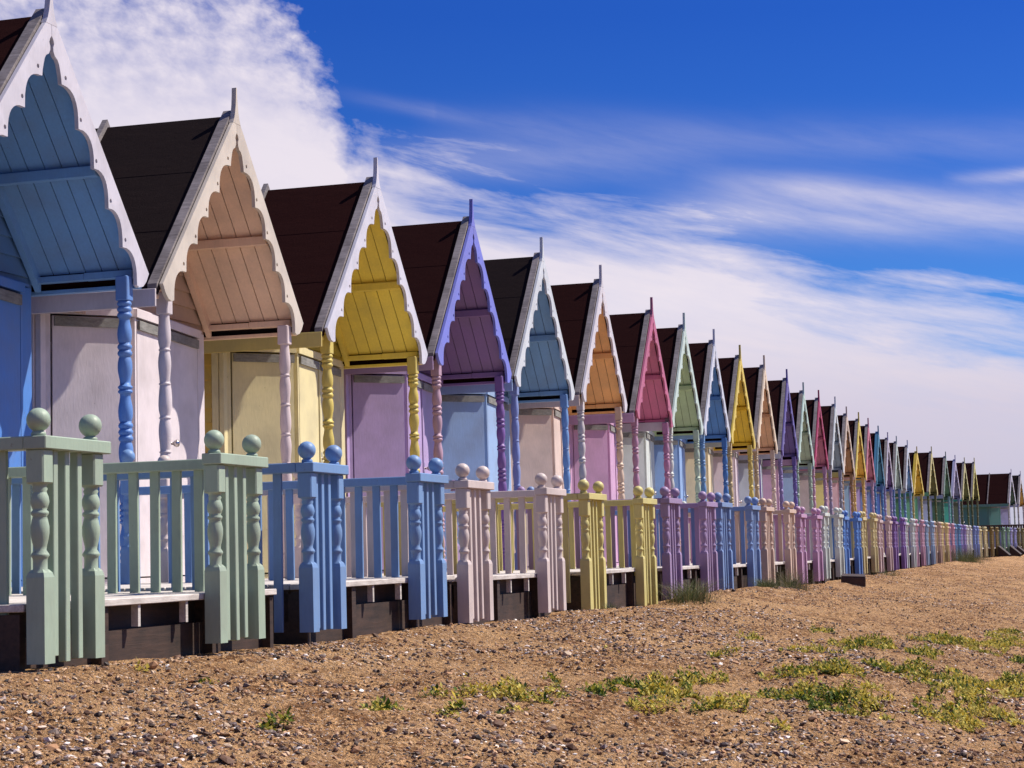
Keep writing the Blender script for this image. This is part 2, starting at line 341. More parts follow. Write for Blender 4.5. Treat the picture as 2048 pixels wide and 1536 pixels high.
grass_tuft('grass_tuft',-3.50,21.9,.12,.30,600,.05,.22,1.6,GP,'low green grass tuft beside the blue balustrade, right of the big tuft',2)
grass_tuft('grass_tuft',-3.55,24.2,.20,.45,520,.08,.55,1.5,DRY+GP[:2],'tall thin dry grass tuft in front of the peach balustrade',3)
grass_tuft('grass_tuft',-3.5,23.4,.10,.30,300,.04,.16,.9,GP,'short green grass tuft between the blue and the peach balustrades',8)
grass_tuft('grass_tuft',-3.5,35.4,.22,.7,380,.05,.20,.9,GP+DRY,'small olive grass tuft beside the yellow balustrade past the wooden block',4)
grass_tuft('grass_tuft',-3.4,57.0,.45,1.5,1500,.15,.62,.8,GP,'wide bushy grass clump hiding the feet of far pink and blue balustrades',5)
grass_tuft('grass_tuft',-3.3,63.5,.4,1.2,600,.05,.22,.9,DRY,'low brown dry grass clump by the far yellow balustrade',6)
grass_tuft('grass_tuft',-3.62,14.95,.05,.14,120,.03,.10,.8,GP,'tiny green grass tuft at the foot of the nearest yellow balustrade',7)

# ------------------------------------------------------------------ hut prototype meshes  (x = out to the beach, y = along the row, z = 0 on the deck)
SL=1.156; ZR=3.56                       # roof: z = ZR - SL*|v|
zr=lambda v: ZR-SL*abs(v)
cusps=[(.12,3.15),(.33,2.91),(.53,2.69),(.72,2.46),(.91,2.23),(1.11,2.0)]
def barge(sg):
    inner=[(.002,3.43),(.020,3.41),(.030,3.385),(.018,3.36),(.020,3.335),(.038,3.308),(.068,3.295),(.088,3.27),(.102,3.23),(.114,3.19),(.12,3.15)]
    pts=[]
    for (a,b),(c,d) in zip(cusps[:-1],cusps[1:]):
        for k in range(1,9):
            t=k/8*PI/2; pts.append((a+(c-a)*math.sin(t)**.72,d+(b-d)*max(math.cos(t),0)**.72))
        pts[-1]=(c,d-.004)
    outer=[(1.145,1.985),(1.20,1.998),(1.245,2.035),(1.285,2.095),(.11,zr(.11)+.025),(.07,3.50),(.002,3.50)]
    lp=inner+pts+outer
    holes=[]
    for (a,b) in [(.17,3.20),(.36,2.97),(.56,2.74),(.75,2.51),(.95,2.28)]:
        holes.append([(a+.015*math.cos(t*PI/4),b+.015*math.sin(t*PI/4)) for t in range(8)][::-1])
    m=MB(); f=lambda a,b,t:(t,sg*a,b)
    m.plate([lp]+holes,f,.002,.030); return m
def finial():
    m=MB(); R=[(.070,3.5015),(.047,3.54),(.030,3.59),(.018,3.65),(.011,3.72),(.007,3.785)]
    lp=[(a,b) for a,b in R]+[(-a,b) for a,b in R[::-1]]
    m.plate([lp],lambda a,b,t:(t,a,b),-.006,.031); return m
def roof(sg):
    m=MB(); v1=1.30
    u0,u1=-3.25,-.002
    sec=[(0,zr(0)),(v1,zr(v1)),(v1,zr(v1)-.04),(0,zr(0)-.04)]
    m.plate([sec],lambda a,b,t:(t,sg*a,b),u0,u1)
    # lapped courses of felt
    for va,vb,h,h2 in ((.0,.44,.008,.0085),(.42,.88,.004,.0045)):
        m.plate([[(va,zr(va)+h2),(vb,zr(vb)+h),(vb,zr(vb)+.0004),(va,zr(va)+.0004)]],lambda a,b,t:(t,sg*a,b),u0+.01,u1-.09)
    return m
def edge_plank(u0,u1,h,sg,vmax=1.30):
    m=MB(); n=.012
    sec=[(0,zr(0)+h+n),(vmax,zr(vmax)+h),(vmax,zr(vmax)+.002),(0,zr(0)+.002)]
    m.plate([sec],lambda a,b,t:(t,sg*a,b),u0,u1); return m
def ceiling(sg):
    m=MB(); off=.043; u=-.03; k=0
    while u>-.82:
        u1=max(u-.118,-.835)
        sec=[(.0,zr(0)-off),(1.19,zr(1.19)-off),(1.19,zr(1.19)-off-.02),(0,zr(0)-off-.02)]
        m.plate([sec],lambda a,b,t:(t,sg*a,b),u1,u); u=u1-.007
    return m
def purlin(sg):
    m=MB(); v=.66*sg; z=zr(.66)-.064; m.box(-.82,-.012,v-.03*sg-.012,v+.02,z-.075,z-.005,.004); return m
def wall_plate(sg):
    m=MB(); v=1.19*sg; z=zr(1.19)-.070
    m.box(-.40,-.035,v-.035,v+.035,z-.052,z,.004); m.box(-.84,-.404,v-.03,v+.032,z-.050,z-.004,.004)
    a,b=sorted((1.227*sg,1.294*sg)); m.box(-.9,-.03,a,b,zr(1.294)-.068,zr(1.294)-.042,.002); return m
def eaves_fascia(sg):
    m=MB(); a,b=sorted((1.303*sg,1.323*sg)); m.box(-3.2,-.012,a,b,zr(1.30)-.125,zr(1.30)+.002,.003); return m
    m=MB(); v=1.225*sg; z=zr(1.225)-.043; m.box(-3.2,-.03,v-.025*sg,v,z-.135,z-.002,.003); return m
def rafter(sg):
    m=MB(); o=.064; sec=[(.0,zr(0)-o),(1.2,zr(1.2)-o),(1.2,zr(1.2)-o-.10),(0,zr(0)-o-.10)]
    m.plate([sec],lambda a,b,t:(t,sg*a,b),-.80,-.755); return m
def gable_wall():
    m=MB(); z=1.98; h=.125
    while z<3.4:
        z1=min(z+h,3.42); a=(ZR-.07-z)/SL; b=max((ZR-.07-z1)/SL,.005); a=min(a,1.16)
        # lapped board, thicker at its lower edge
        m.add([(-.845,-a,z),(-.845,a,z),(-.808,a,z),(-.808,-a,z),(-.845,-b,z1),(-.845,b,z1),(-.828,b,z1),(-.828,-b,z1)],
              [(0,3,2,1),(4,5,6,7),(0,1,5,4),(1,2,6,5),(2,3,7,6),(3,0,4,7)]); z+=h
    return m
P0=(-1.06,-1.03);P1=(-.59,-.55);P2=(-.78,.95)
def head_beam():
    m=MB(); m.wallseg(P0,P1,.045,1.975,2.035,.0); m.wallseg(P1,P2,.045,1.975,2.035,.0)
    m.plate([[(-1.05,-1.035),(-.58,-.55),(-.77,.95),(-.80,1.12),(-.86,1.12),(-1.08,-1.035)]],lambda a,b,t:(a,b,t),2.037,2.055); return m
def lerp(p,q,t): return (p[0]+(q[0]-p[0])*t,p[1]+(q[1]-p[1])*t)
def side_leaf():
    m=MB(); m.wallseg(lerp(P0,P1,.105),lerp(P0,P1,.965),.03,.05,1.962,-.004); return m
def door(a,b):
    m=MB(); m.wallseg(lerp(P1,P2,a),lerp(P1,P2,b),.03,.048,1.962,-.004); return m
def door_trim(a,b):
    m=MB(); p,q=lerp(P1,P2,a),lerp(P1,P2,b); m.wallseg(p,q,.010,.06,1.95,.0285); return m
def strip(p,q,a,b):
    m=MB(); m.wallseg(lerp(p,q,a),lerp(p,q,b),.016,1.885,1.955,.0305)
    return m
def door_frame():
    m=MB(); m.wallseg(P0,lerp(P0,P1,.08),.05,0,1.972,-.02); m.box(-1.13,-1.07,-1.13,-1.06,0,2.0,.004); m.box(-1.066,-1.02,-1.115,-1.045,0,1.97,.003)
    m.wallseg(lerp(P1,P2,-.0),lerp(P1,P2,.022),.045,0,1.972,-.02)
    m.wallseg(lerp(P1,P2,.978),P2,.045,0,1.972,-.02); m.box(-.86,-.79,.955,1.13,0,2.03,.004)
    m.wallseg(lerp(P0,P1,.02),lerp(P0,P1,1.),.05,.0,.037,-.03); m.wallseg(P1,P2,.05,.0,.037,-.03)
    return m
def shiplap(v,sg,u0=-3.2,u1=-1.015):
    m=MB(); z=-.02; h=.125
    while z<2.03:
        z1=min(z+h,2.04); a=v*1.0
        m.add([(u0,a-sg*.02,z),(u1,a-sg*.02,z),(u1,a+sg*.028,z),(u0,a+sg*.028,z),(u0,a-sg*.02,z1),(u1,a-sg*.02,z1),(u1,a+sg*.004,z1),(u0,a+sg*.004,z1)],
              [(0,3,2,1),(4,5,6,7),(0,1,5,4),(1,2,6,5),(2,3,7,6),(3,0,4,7)]); z+=h
    return m
def back_wall():
    m=MB(); sec=[(-1.10,-.02),(1.10,-.02),(1.10,2.04),(1.10,zr(1.10)-.06),(0,zr(0)-.06),(-1.10,zr(1.10)-.06)]
    m.plate([sec],lambda a,b,t:(t,a,b),-3.18,-3.14); return m
def arcs(prof,n=4):
    return prof
def bead(z,h,r0,r1,n=5):
    return [(z+h*i/n, r0+(r1-r0)*math.sin(PI*i/n)) for i in range(n+1)]
def pillarA():
    m=MB(); z=0.; P=[]
    m.box(-.042,.042,-.042,.042,0,.14,.006); m.box(-.042,.042,-.042,.042,1.92,2.09,.006)
    z=.14; P.append((z,.036)); z=.155
    def vase(z,h,flip=False):
        pr=[(0,.034),(.06,.039),(.20,.0445),(.38,.046),(.55,.044),(.72,.038),(.88,.033),(1,.034)]
        if flip: pr=[(1-a,b) for a,b in pr[::-1]]
        return [(z+h*a,b) for a,b in pr]
    seq=[('b',.04),('b',.04),('v',.17),('b',.03),('b',.03),('b',.04),('b',.04),('v',.20),('b',.03),('w',.20),('b',.045),('b',.045),('b',.045),('v',.20),('b',.03),('b',.03),('w',.20),('b',.045),('b',.045),('v',.18),('b',.04),('b',.04),('b',.04)]
    tot=sum(h for _,h in seq); sc=(1.92-z)/tot
    for k,h in seq:
        h*=sc
        if k=='b': P+=bead(z,h,.036,.0465)
        else: P+=vase(z,h,k=='w')
        z+=h
    P.append((1.92,.036)); m.lathe(0,0,P,14,False); return m
def pillarB():
    m=MB(); m.box(-.042,.042,-.042,.042,0,.20,.006); m.box(-.042,.042,-.042,.042,1.93,2.09,.006)
    P=[(.20,.036)]; z=.21; H=(1.93-.21)/7
    for k in range(7):
        up=k%2==0
        for i in range(7):
            t=i/6; P.append((z+H*.04+H*.86*t,.034+.009*math.sin(PI*(t**(.7 if up else 1.4)))))
        if k<6: P+=[(z+H*.92,.033),(z+H*.94,.039),(z+H*.97,.039),(z+H*.99,.033)]
        z+=H
    P.append((1.93,.034)); m.lathe(0,0,P,14,False); return m
def knob():
    m=MB(); m.box(.024,.030,-.018,.018,-.10,.06,.002)
    prof=[(.0,.012),(.02,.011),(.035,.012),(.045,.024),(.06,.030),(.075,.026),(.082,.010)]
    vs=[];F=[];n=12
    for d,r in prof:
        for k in range(n): t=2*PI*k/n; vs.append((.03+d,r*math.cos(t),r*math.sin(t)))
    for i in range(len(prof)-1):
        for k in range(n): a=i*n+k;b=i*n+(k+1)%n; F.append((a,b,b+n,a+n))
    F.append(tuple(range((len(prof)-1)*n,len(prof)*n))); m.add(vs,F,True); return m
UF=2.30-.09   # deck front
def deck_boards():
    m=MB(); u=UF
    while u>-3.2:
        m.box(max(u-.115,-3.2),u,-1.21,1.21,-.03,0,.003); u-=.12
    return m
def joists():
    m=MB()
    for v in (-1.0,-.62,-.30,.10,.38,.72,1.02): m.box(-3.1,UF-.16,v-.02,v+.02,-.14,-.032)
    return m
def joist_end():
    m=MB(); m.box(UF-.045,UF-.012,-.011,.011,-.125,-.031); return m
def skirt(z0=-.62):
    m=MB(); m.box(UF-.095,UF-.07,-1.20,1.20,z0,-.135); m.box(UF-.15,UF-.13,-1.20,1.20,-.2,-.032); m.box(-3.1,UF-.11,-1.20,-1.175,z0,-.05); m.box(-3.1,UF-.11,1.175,1.20,z0,-.05)  # second board is added dark behind the joist ends as under-deck shade
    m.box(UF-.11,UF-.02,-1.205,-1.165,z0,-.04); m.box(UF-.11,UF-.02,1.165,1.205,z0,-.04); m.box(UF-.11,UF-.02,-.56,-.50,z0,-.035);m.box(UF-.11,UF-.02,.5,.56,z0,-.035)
    return m
M={}
def reg(k,mb,mat=PAINT): M[k]=mb.mesh(k,mat)
for sg,s in((-1,'l'),(1,'r')):
    reg('barge_'+s,barge(sg)); reg('roof_'+s,roof(sg),FELT); reg('edge_'+s,edge_plank(-.082,-.010,.04,sg),GREYWOOD)
    reg('edgep_'+s,edge_plank(-.082,-.010,.04,sg)); reg('batten_'+s,edge_plank(-1.11,-1.065,.06,sg),GREYWOOD)
    reg('ceil_'+s,ceiling(sg)); reg('purlin_'+s,purlin(sg)); reg('plate_'+s,wall_plate(sg)); reg('fascia_'+s,eaves_fascia(sg))
    reg('rafter_'+s,rafter(sg)); reg('side_'+s,shiplap(1.10*sg,sg,u1=-1.135 if sg<0 else -.865))
reg('finial',finial()); reg('gable',gable_wall()); reg('head',head_beam()); reg('leaf',side_leaf())
reg('door1',door(.030,.472)); reg('door2',door(.479,.970)); reg('frame',door_frame()); reg('dtrim',door_trim(.453,.471))
reg('strip0',strip(P0,P1,.12,.97),STRIP); reg('strip1',strip(P1,P2,.035,.445),STRIP); reg('strip2',strip(P1,P2,.505,.965),STRIP)
reg('pilA',pillarA()); reg('pilB',pillarB()); reg('knob',knob(),CHROME); reg('back',back_wall())
reg('deck',deck_boards(),DECKWOOD); reg('joists',joists(),DARKWOOD); reg('jend',joist_end(),DECKWOOD); reg('skirt',skirt(),DARKWOOD)  # joists dark to paint the shade below the deck, their ends pale as sunlit

# ------------------------------------------------------------------ balustrade prototypes (origin on the row line, z=0 at top of the rail)
PW=.078
def newel(L_):
    m=MB(); h=PW/2; z=-.05
    m.box(-h,h,-h,h,z-.135,z,.006)
    P=[(z-.135,.034),(z-.145,.026),(z-.155,.031),(z-.165,.026)]
    P+= [(z-.17,.028),(z-.185,.034),(z-.205,.037),(z-.225,.031),(z-.235,.026),(z-.243,.034),(z-.252,.034),(z-.260,.027)]
    P+= [(z-.275,.031),(z-.30,.036),(z-.325,.036),(z-.35,.032),(z-.375,.026),(z-.39,.024),(z-.405,.034),(z-.412,.036),(z-.42,.030),(z-.43,.028),(z-.462,.028),(z-.475,.034)]
    m.lathe(0,0,P,14,False)
    z1=z-.465; 
    # square foot with a domed shoulder
    vs=[];r=[(z1-.0,.024),(z1-.012,.034),(z1-.030,h),(-L_,h)]
    F=[]
    for zz,q in r: vs+=[(-q,-q,zz),(q,-q,zz),(q,q,zz),(-q,q,zz)]
    for i in range(3):
        for k in range(4): a=i*4+k;b=i*4+(k+1)%4; F.append((a,b,b+4,a+4))
    F.append((12,13,14,15)); F.append((0,1,2,3)); m.add(vs,F); return m
def ball():
    m=MB(); R=.047; P=[(0,.026),(.006,.030),(.014,.028),(.020,.020)]
    for i in range(1,12):
        t=PI*i/12; 
        if i==1: t=.42
        P.append((.020+R*.93-R*math.cos(t),R*math.sin(t)))
    P.append((.020+R*.93+R*.999,.002)); m.lathe(0,0,P,18,True); return m
def rail(u0,u1,v0,v1): 
    m=MB(); m.box(u0,u1,v0,v1,-.052,0,.004); return m
def slat(l,w=.036):
    m=MB(); m.box(-w/2,w/2,-w/2,w/2,-l,-.05,.003); return m
reg('newel',newel(.875)); reg('newel_s',newel(.80)); reg('ball',ball()); reg('slat',slat(.875)); 
def board(l):
    m=MB(); m.box(-.024,.024,-.010,.010,-l,-.05,.002); return m
reg('side_long',board(.875)); reg('side_short',board(.70))
for q,l in (('0',.875),('1',.92),('2',.965),('3',1.0)): reg('newel'+q,newel(l))
W=.56
reg('caprail',rail(-.085,.012,0,W)); reg('siderail',rail(-2.13,-.087,-.045,.045))
def mcopy(key,name,parent,color,loc,lab=None):
    o=link(name,M[key],parent,color,loc)
    if lab: o['label']=lab
    return o
def balustrade(root_loc,rz,side,width,color,label,group,nk='0'):
    root=link('balustrade',None,None,None,root_loc); root.rotation_euler=(0,0,rz)
    tag(root,label,'balustrade',group)
    sc=width/W
    c=mcopy('caprail','top_rail',root,color,(0,0,0)); c.scale=(1,sc,1)
    v0=.012+PW/2; v1=width-.035-PW/2; uc=-.005-PW/2
    jit=lambda:random.uniform(-.006,.006)
    for v in (v0,v1):
        p=mcopy('newel'+nk,'newel_post',root,color,(uc,v,0)); mcopy('ball','ball',p,color,(jit()*.5,jit()*.5,0))
        p.rotation_euler=(jit()*.5,jit()*.5,0)
    for k in range(3):
        v=v0+(v1-v0)*(.235,.46,.70)[k]; b=mcopy('slat','baluster',root,color,(uc,v,0)); b.rotation_euler=(jit(),jit()*.8,0)
        b.scale=(1,1,(1,1.05,1.10,1.14)[int(nk)]+random.uniform(-.03,.01))
    vs=v0 if side<0 else v1
    mcopy('siderail','side_rail',root,color,(0,vs,0))
    u=uc-.165; k=0
    while u>-2.0:
        long=(side<0)
        b=mcopy('side_long' if long else 'side_short','side_baluster',root,color,(u,vs,0)); b.rotation_euler=(jit(),jit(),0); u-=.118; k+=1
    p=mcopy('newel_s','newel_post',root,color,(-2.17,vs,.14)); mcopy('ball','ball',p,color,(0,0,0))
    return root

# ------------------------------------------------------------------ huts
def c_(t,k=.78):
    a=srgb(*t); return (a[0]*k,a[1]*k,a[2]*k,1.)
HUTS=[
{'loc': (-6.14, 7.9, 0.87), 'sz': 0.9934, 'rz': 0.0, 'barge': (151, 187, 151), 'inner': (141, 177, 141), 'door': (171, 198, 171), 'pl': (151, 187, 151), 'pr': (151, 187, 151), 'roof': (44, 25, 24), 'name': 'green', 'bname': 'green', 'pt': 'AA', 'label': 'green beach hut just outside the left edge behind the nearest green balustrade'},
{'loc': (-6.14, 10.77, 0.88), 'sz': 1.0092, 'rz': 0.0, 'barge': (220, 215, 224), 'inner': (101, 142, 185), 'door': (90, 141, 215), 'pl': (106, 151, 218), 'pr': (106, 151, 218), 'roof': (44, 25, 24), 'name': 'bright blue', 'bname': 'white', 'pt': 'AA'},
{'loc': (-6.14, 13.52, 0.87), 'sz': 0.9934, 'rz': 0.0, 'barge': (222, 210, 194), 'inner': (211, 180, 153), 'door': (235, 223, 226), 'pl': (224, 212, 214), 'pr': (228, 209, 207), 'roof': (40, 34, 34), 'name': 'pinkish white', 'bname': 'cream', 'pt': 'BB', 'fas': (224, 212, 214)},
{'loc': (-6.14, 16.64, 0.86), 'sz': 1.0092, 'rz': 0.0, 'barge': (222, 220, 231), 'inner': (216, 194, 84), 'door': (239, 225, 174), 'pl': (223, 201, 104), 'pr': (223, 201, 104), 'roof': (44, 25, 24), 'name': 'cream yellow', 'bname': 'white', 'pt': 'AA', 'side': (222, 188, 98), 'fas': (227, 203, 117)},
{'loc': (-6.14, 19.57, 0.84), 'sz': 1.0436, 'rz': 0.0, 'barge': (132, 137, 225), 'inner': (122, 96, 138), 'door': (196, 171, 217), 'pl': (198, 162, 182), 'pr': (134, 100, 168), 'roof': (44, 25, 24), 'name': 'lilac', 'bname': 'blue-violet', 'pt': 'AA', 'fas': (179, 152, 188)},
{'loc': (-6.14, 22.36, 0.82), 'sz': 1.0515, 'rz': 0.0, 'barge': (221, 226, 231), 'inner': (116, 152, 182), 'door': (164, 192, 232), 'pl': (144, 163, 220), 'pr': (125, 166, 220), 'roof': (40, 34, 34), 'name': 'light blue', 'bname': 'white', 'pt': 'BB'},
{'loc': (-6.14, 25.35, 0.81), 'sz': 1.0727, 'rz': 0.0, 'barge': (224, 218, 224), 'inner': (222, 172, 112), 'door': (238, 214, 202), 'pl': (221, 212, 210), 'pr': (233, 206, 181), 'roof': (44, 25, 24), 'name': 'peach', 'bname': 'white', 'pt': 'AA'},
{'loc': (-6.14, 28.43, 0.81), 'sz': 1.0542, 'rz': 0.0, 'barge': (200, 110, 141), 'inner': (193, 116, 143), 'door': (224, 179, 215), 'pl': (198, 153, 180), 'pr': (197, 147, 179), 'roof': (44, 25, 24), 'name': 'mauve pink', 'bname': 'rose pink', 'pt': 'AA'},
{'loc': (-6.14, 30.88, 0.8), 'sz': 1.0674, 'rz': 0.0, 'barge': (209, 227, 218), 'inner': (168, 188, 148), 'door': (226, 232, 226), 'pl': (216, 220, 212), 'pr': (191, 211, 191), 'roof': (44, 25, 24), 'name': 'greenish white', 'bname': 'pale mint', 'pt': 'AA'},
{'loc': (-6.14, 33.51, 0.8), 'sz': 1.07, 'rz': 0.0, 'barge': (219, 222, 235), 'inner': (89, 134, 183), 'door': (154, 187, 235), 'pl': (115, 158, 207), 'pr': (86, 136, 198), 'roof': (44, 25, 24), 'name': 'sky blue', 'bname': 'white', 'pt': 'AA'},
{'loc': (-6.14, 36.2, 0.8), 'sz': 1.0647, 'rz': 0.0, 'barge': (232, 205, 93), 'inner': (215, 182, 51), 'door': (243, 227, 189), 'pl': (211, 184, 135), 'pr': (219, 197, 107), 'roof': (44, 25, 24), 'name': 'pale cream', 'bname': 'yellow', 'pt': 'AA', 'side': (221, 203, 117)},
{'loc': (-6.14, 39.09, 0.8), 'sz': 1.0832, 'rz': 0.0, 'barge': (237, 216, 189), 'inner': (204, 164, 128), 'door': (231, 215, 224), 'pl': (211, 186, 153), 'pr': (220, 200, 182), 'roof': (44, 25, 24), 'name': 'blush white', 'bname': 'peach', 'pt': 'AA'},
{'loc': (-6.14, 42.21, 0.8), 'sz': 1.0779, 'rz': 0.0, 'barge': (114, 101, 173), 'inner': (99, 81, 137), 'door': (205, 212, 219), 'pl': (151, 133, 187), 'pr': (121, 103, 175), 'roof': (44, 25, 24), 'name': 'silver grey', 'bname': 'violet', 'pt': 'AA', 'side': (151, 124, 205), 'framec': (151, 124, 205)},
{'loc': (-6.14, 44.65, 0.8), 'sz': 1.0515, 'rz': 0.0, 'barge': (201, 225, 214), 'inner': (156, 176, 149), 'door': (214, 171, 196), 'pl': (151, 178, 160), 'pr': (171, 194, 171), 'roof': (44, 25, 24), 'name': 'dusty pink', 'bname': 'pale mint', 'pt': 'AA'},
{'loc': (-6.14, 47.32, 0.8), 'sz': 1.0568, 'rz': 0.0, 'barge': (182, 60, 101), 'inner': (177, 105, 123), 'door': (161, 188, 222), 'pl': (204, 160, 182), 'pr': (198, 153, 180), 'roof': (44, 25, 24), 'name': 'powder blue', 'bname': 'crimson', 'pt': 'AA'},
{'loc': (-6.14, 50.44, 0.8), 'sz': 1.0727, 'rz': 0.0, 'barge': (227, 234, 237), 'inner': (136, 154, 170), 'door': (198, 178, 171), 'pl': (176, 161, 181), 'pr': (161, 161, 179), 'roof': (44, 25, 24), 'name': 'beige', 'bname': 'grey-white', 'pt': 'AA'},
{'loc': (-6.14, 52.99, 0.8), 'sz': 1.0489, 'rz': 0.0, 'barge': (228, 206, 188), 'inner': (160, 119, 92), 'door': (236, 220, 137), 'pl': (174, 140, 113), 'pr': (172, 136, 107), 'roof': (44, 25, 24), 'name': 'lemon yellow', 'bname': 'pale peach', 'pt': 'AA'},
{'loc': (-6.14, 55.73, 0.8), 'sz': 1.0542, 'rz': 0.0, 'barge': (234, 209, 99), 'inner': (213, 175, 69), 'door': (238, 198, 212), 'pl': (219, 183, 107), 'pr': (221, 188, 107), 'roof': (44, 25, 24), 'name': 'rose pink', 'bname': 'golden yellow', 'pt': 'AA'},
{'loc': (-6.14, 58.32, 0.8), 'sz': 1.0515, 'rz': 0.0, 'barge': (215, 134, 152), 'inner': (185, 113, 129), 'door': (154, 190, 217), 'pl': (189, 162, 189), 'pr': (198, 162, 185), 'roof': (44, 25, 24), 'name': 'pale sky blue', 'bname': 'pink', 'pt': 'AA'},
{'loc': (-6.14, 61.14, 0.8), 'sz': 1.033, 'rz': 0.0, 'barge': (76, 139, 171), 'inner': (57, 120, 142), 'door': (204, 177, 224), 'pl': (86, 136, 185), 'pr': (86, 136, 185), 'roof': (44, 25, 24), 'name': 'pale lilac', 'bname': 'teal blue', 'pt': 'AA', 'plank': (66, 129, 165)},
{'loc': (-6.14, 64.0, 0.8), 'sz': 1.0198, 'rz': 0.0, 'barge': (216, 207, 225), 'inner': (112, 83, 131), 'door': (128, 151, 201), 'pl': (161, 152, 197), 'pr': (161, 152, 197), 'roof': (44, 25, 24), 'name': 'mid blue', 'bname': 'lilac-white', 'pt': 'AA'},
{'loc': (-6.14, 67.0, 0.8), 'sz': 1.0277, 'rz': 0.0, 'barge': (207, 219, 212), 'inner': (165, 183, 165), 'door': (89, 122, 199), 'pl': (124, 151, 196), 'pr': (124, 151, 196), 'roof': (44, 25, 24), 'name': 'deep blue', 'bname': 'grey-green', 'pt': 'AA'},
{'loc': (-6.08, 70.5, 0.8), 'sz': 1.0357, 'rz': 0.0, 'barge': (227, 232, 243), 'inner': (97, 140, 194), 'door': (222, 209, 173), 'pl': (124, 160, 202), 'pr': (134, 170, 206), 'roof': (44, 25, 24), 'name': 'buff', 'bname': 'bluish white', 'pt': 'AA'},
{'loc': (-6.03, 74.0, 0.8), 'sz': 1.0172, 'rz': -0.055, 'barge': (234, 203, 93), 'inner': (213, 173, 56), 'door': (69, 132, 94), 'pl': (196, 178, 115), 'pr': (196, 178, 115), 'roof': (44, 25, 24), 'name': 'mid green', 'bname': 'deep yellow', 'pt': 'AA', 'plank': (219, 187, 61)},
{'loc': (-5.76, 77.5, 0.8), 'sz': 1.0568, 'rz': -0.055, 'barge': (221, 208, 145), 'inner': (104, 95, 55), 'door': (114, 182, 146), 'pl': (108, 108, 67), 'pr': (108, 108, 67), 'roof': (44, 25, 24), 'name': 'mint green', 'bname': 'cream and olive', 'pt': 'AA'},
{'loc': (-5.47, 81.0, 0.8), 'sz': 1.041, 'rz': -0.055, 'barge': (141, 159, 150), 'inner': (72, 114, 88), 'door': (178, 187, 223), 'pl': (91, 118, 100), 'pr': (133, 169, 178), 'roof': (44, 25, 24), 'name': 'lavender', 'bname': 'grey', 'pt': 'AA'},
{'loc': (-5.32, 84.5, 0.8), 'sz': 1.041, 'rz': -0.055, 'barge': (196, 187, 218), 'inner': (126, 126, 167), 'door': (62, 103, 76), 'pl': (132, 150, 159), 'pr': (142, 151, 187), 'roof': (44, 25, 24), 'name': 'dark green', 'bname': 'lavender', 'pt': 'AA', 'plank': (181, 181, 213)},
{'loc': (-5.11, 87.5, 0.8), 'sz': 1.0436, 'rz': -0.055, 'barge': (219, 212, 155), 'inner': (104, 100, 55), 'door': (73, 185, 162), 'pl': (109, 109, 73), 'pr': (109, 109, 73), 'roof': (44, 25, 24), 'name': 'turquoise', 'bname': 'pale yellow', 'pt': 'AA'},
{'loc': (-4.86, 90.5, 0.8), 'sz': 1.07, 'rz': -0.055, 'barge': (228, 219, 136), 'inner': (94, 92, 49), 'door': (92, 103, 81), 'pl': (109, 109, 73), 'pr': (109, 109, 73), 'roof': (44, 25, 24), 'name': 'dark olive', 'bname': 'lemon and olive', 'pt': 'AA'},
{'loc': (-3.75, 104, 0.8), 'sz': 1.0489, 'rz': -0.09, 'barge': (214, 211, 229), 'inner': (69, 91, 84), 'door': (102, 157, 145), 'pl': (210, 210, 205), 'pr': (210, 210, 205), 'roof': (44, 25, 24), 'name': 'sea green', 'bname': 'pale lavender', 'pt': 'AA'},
{'loc': (-3.39, 107.5, 0.8), 'sz': 1.0489, 'rz': -0.09, 'barge': (210, 206, 214), 'inner': (184, 148, 67), 'door': (181, 178, 223), 'pl': (199, 190, 190), 'pr': (199, 190, 190), 'roof': (40, 34, 34), 'name': 'pale violet', 'bname': 'dull white', 'pt': 'AA'}]
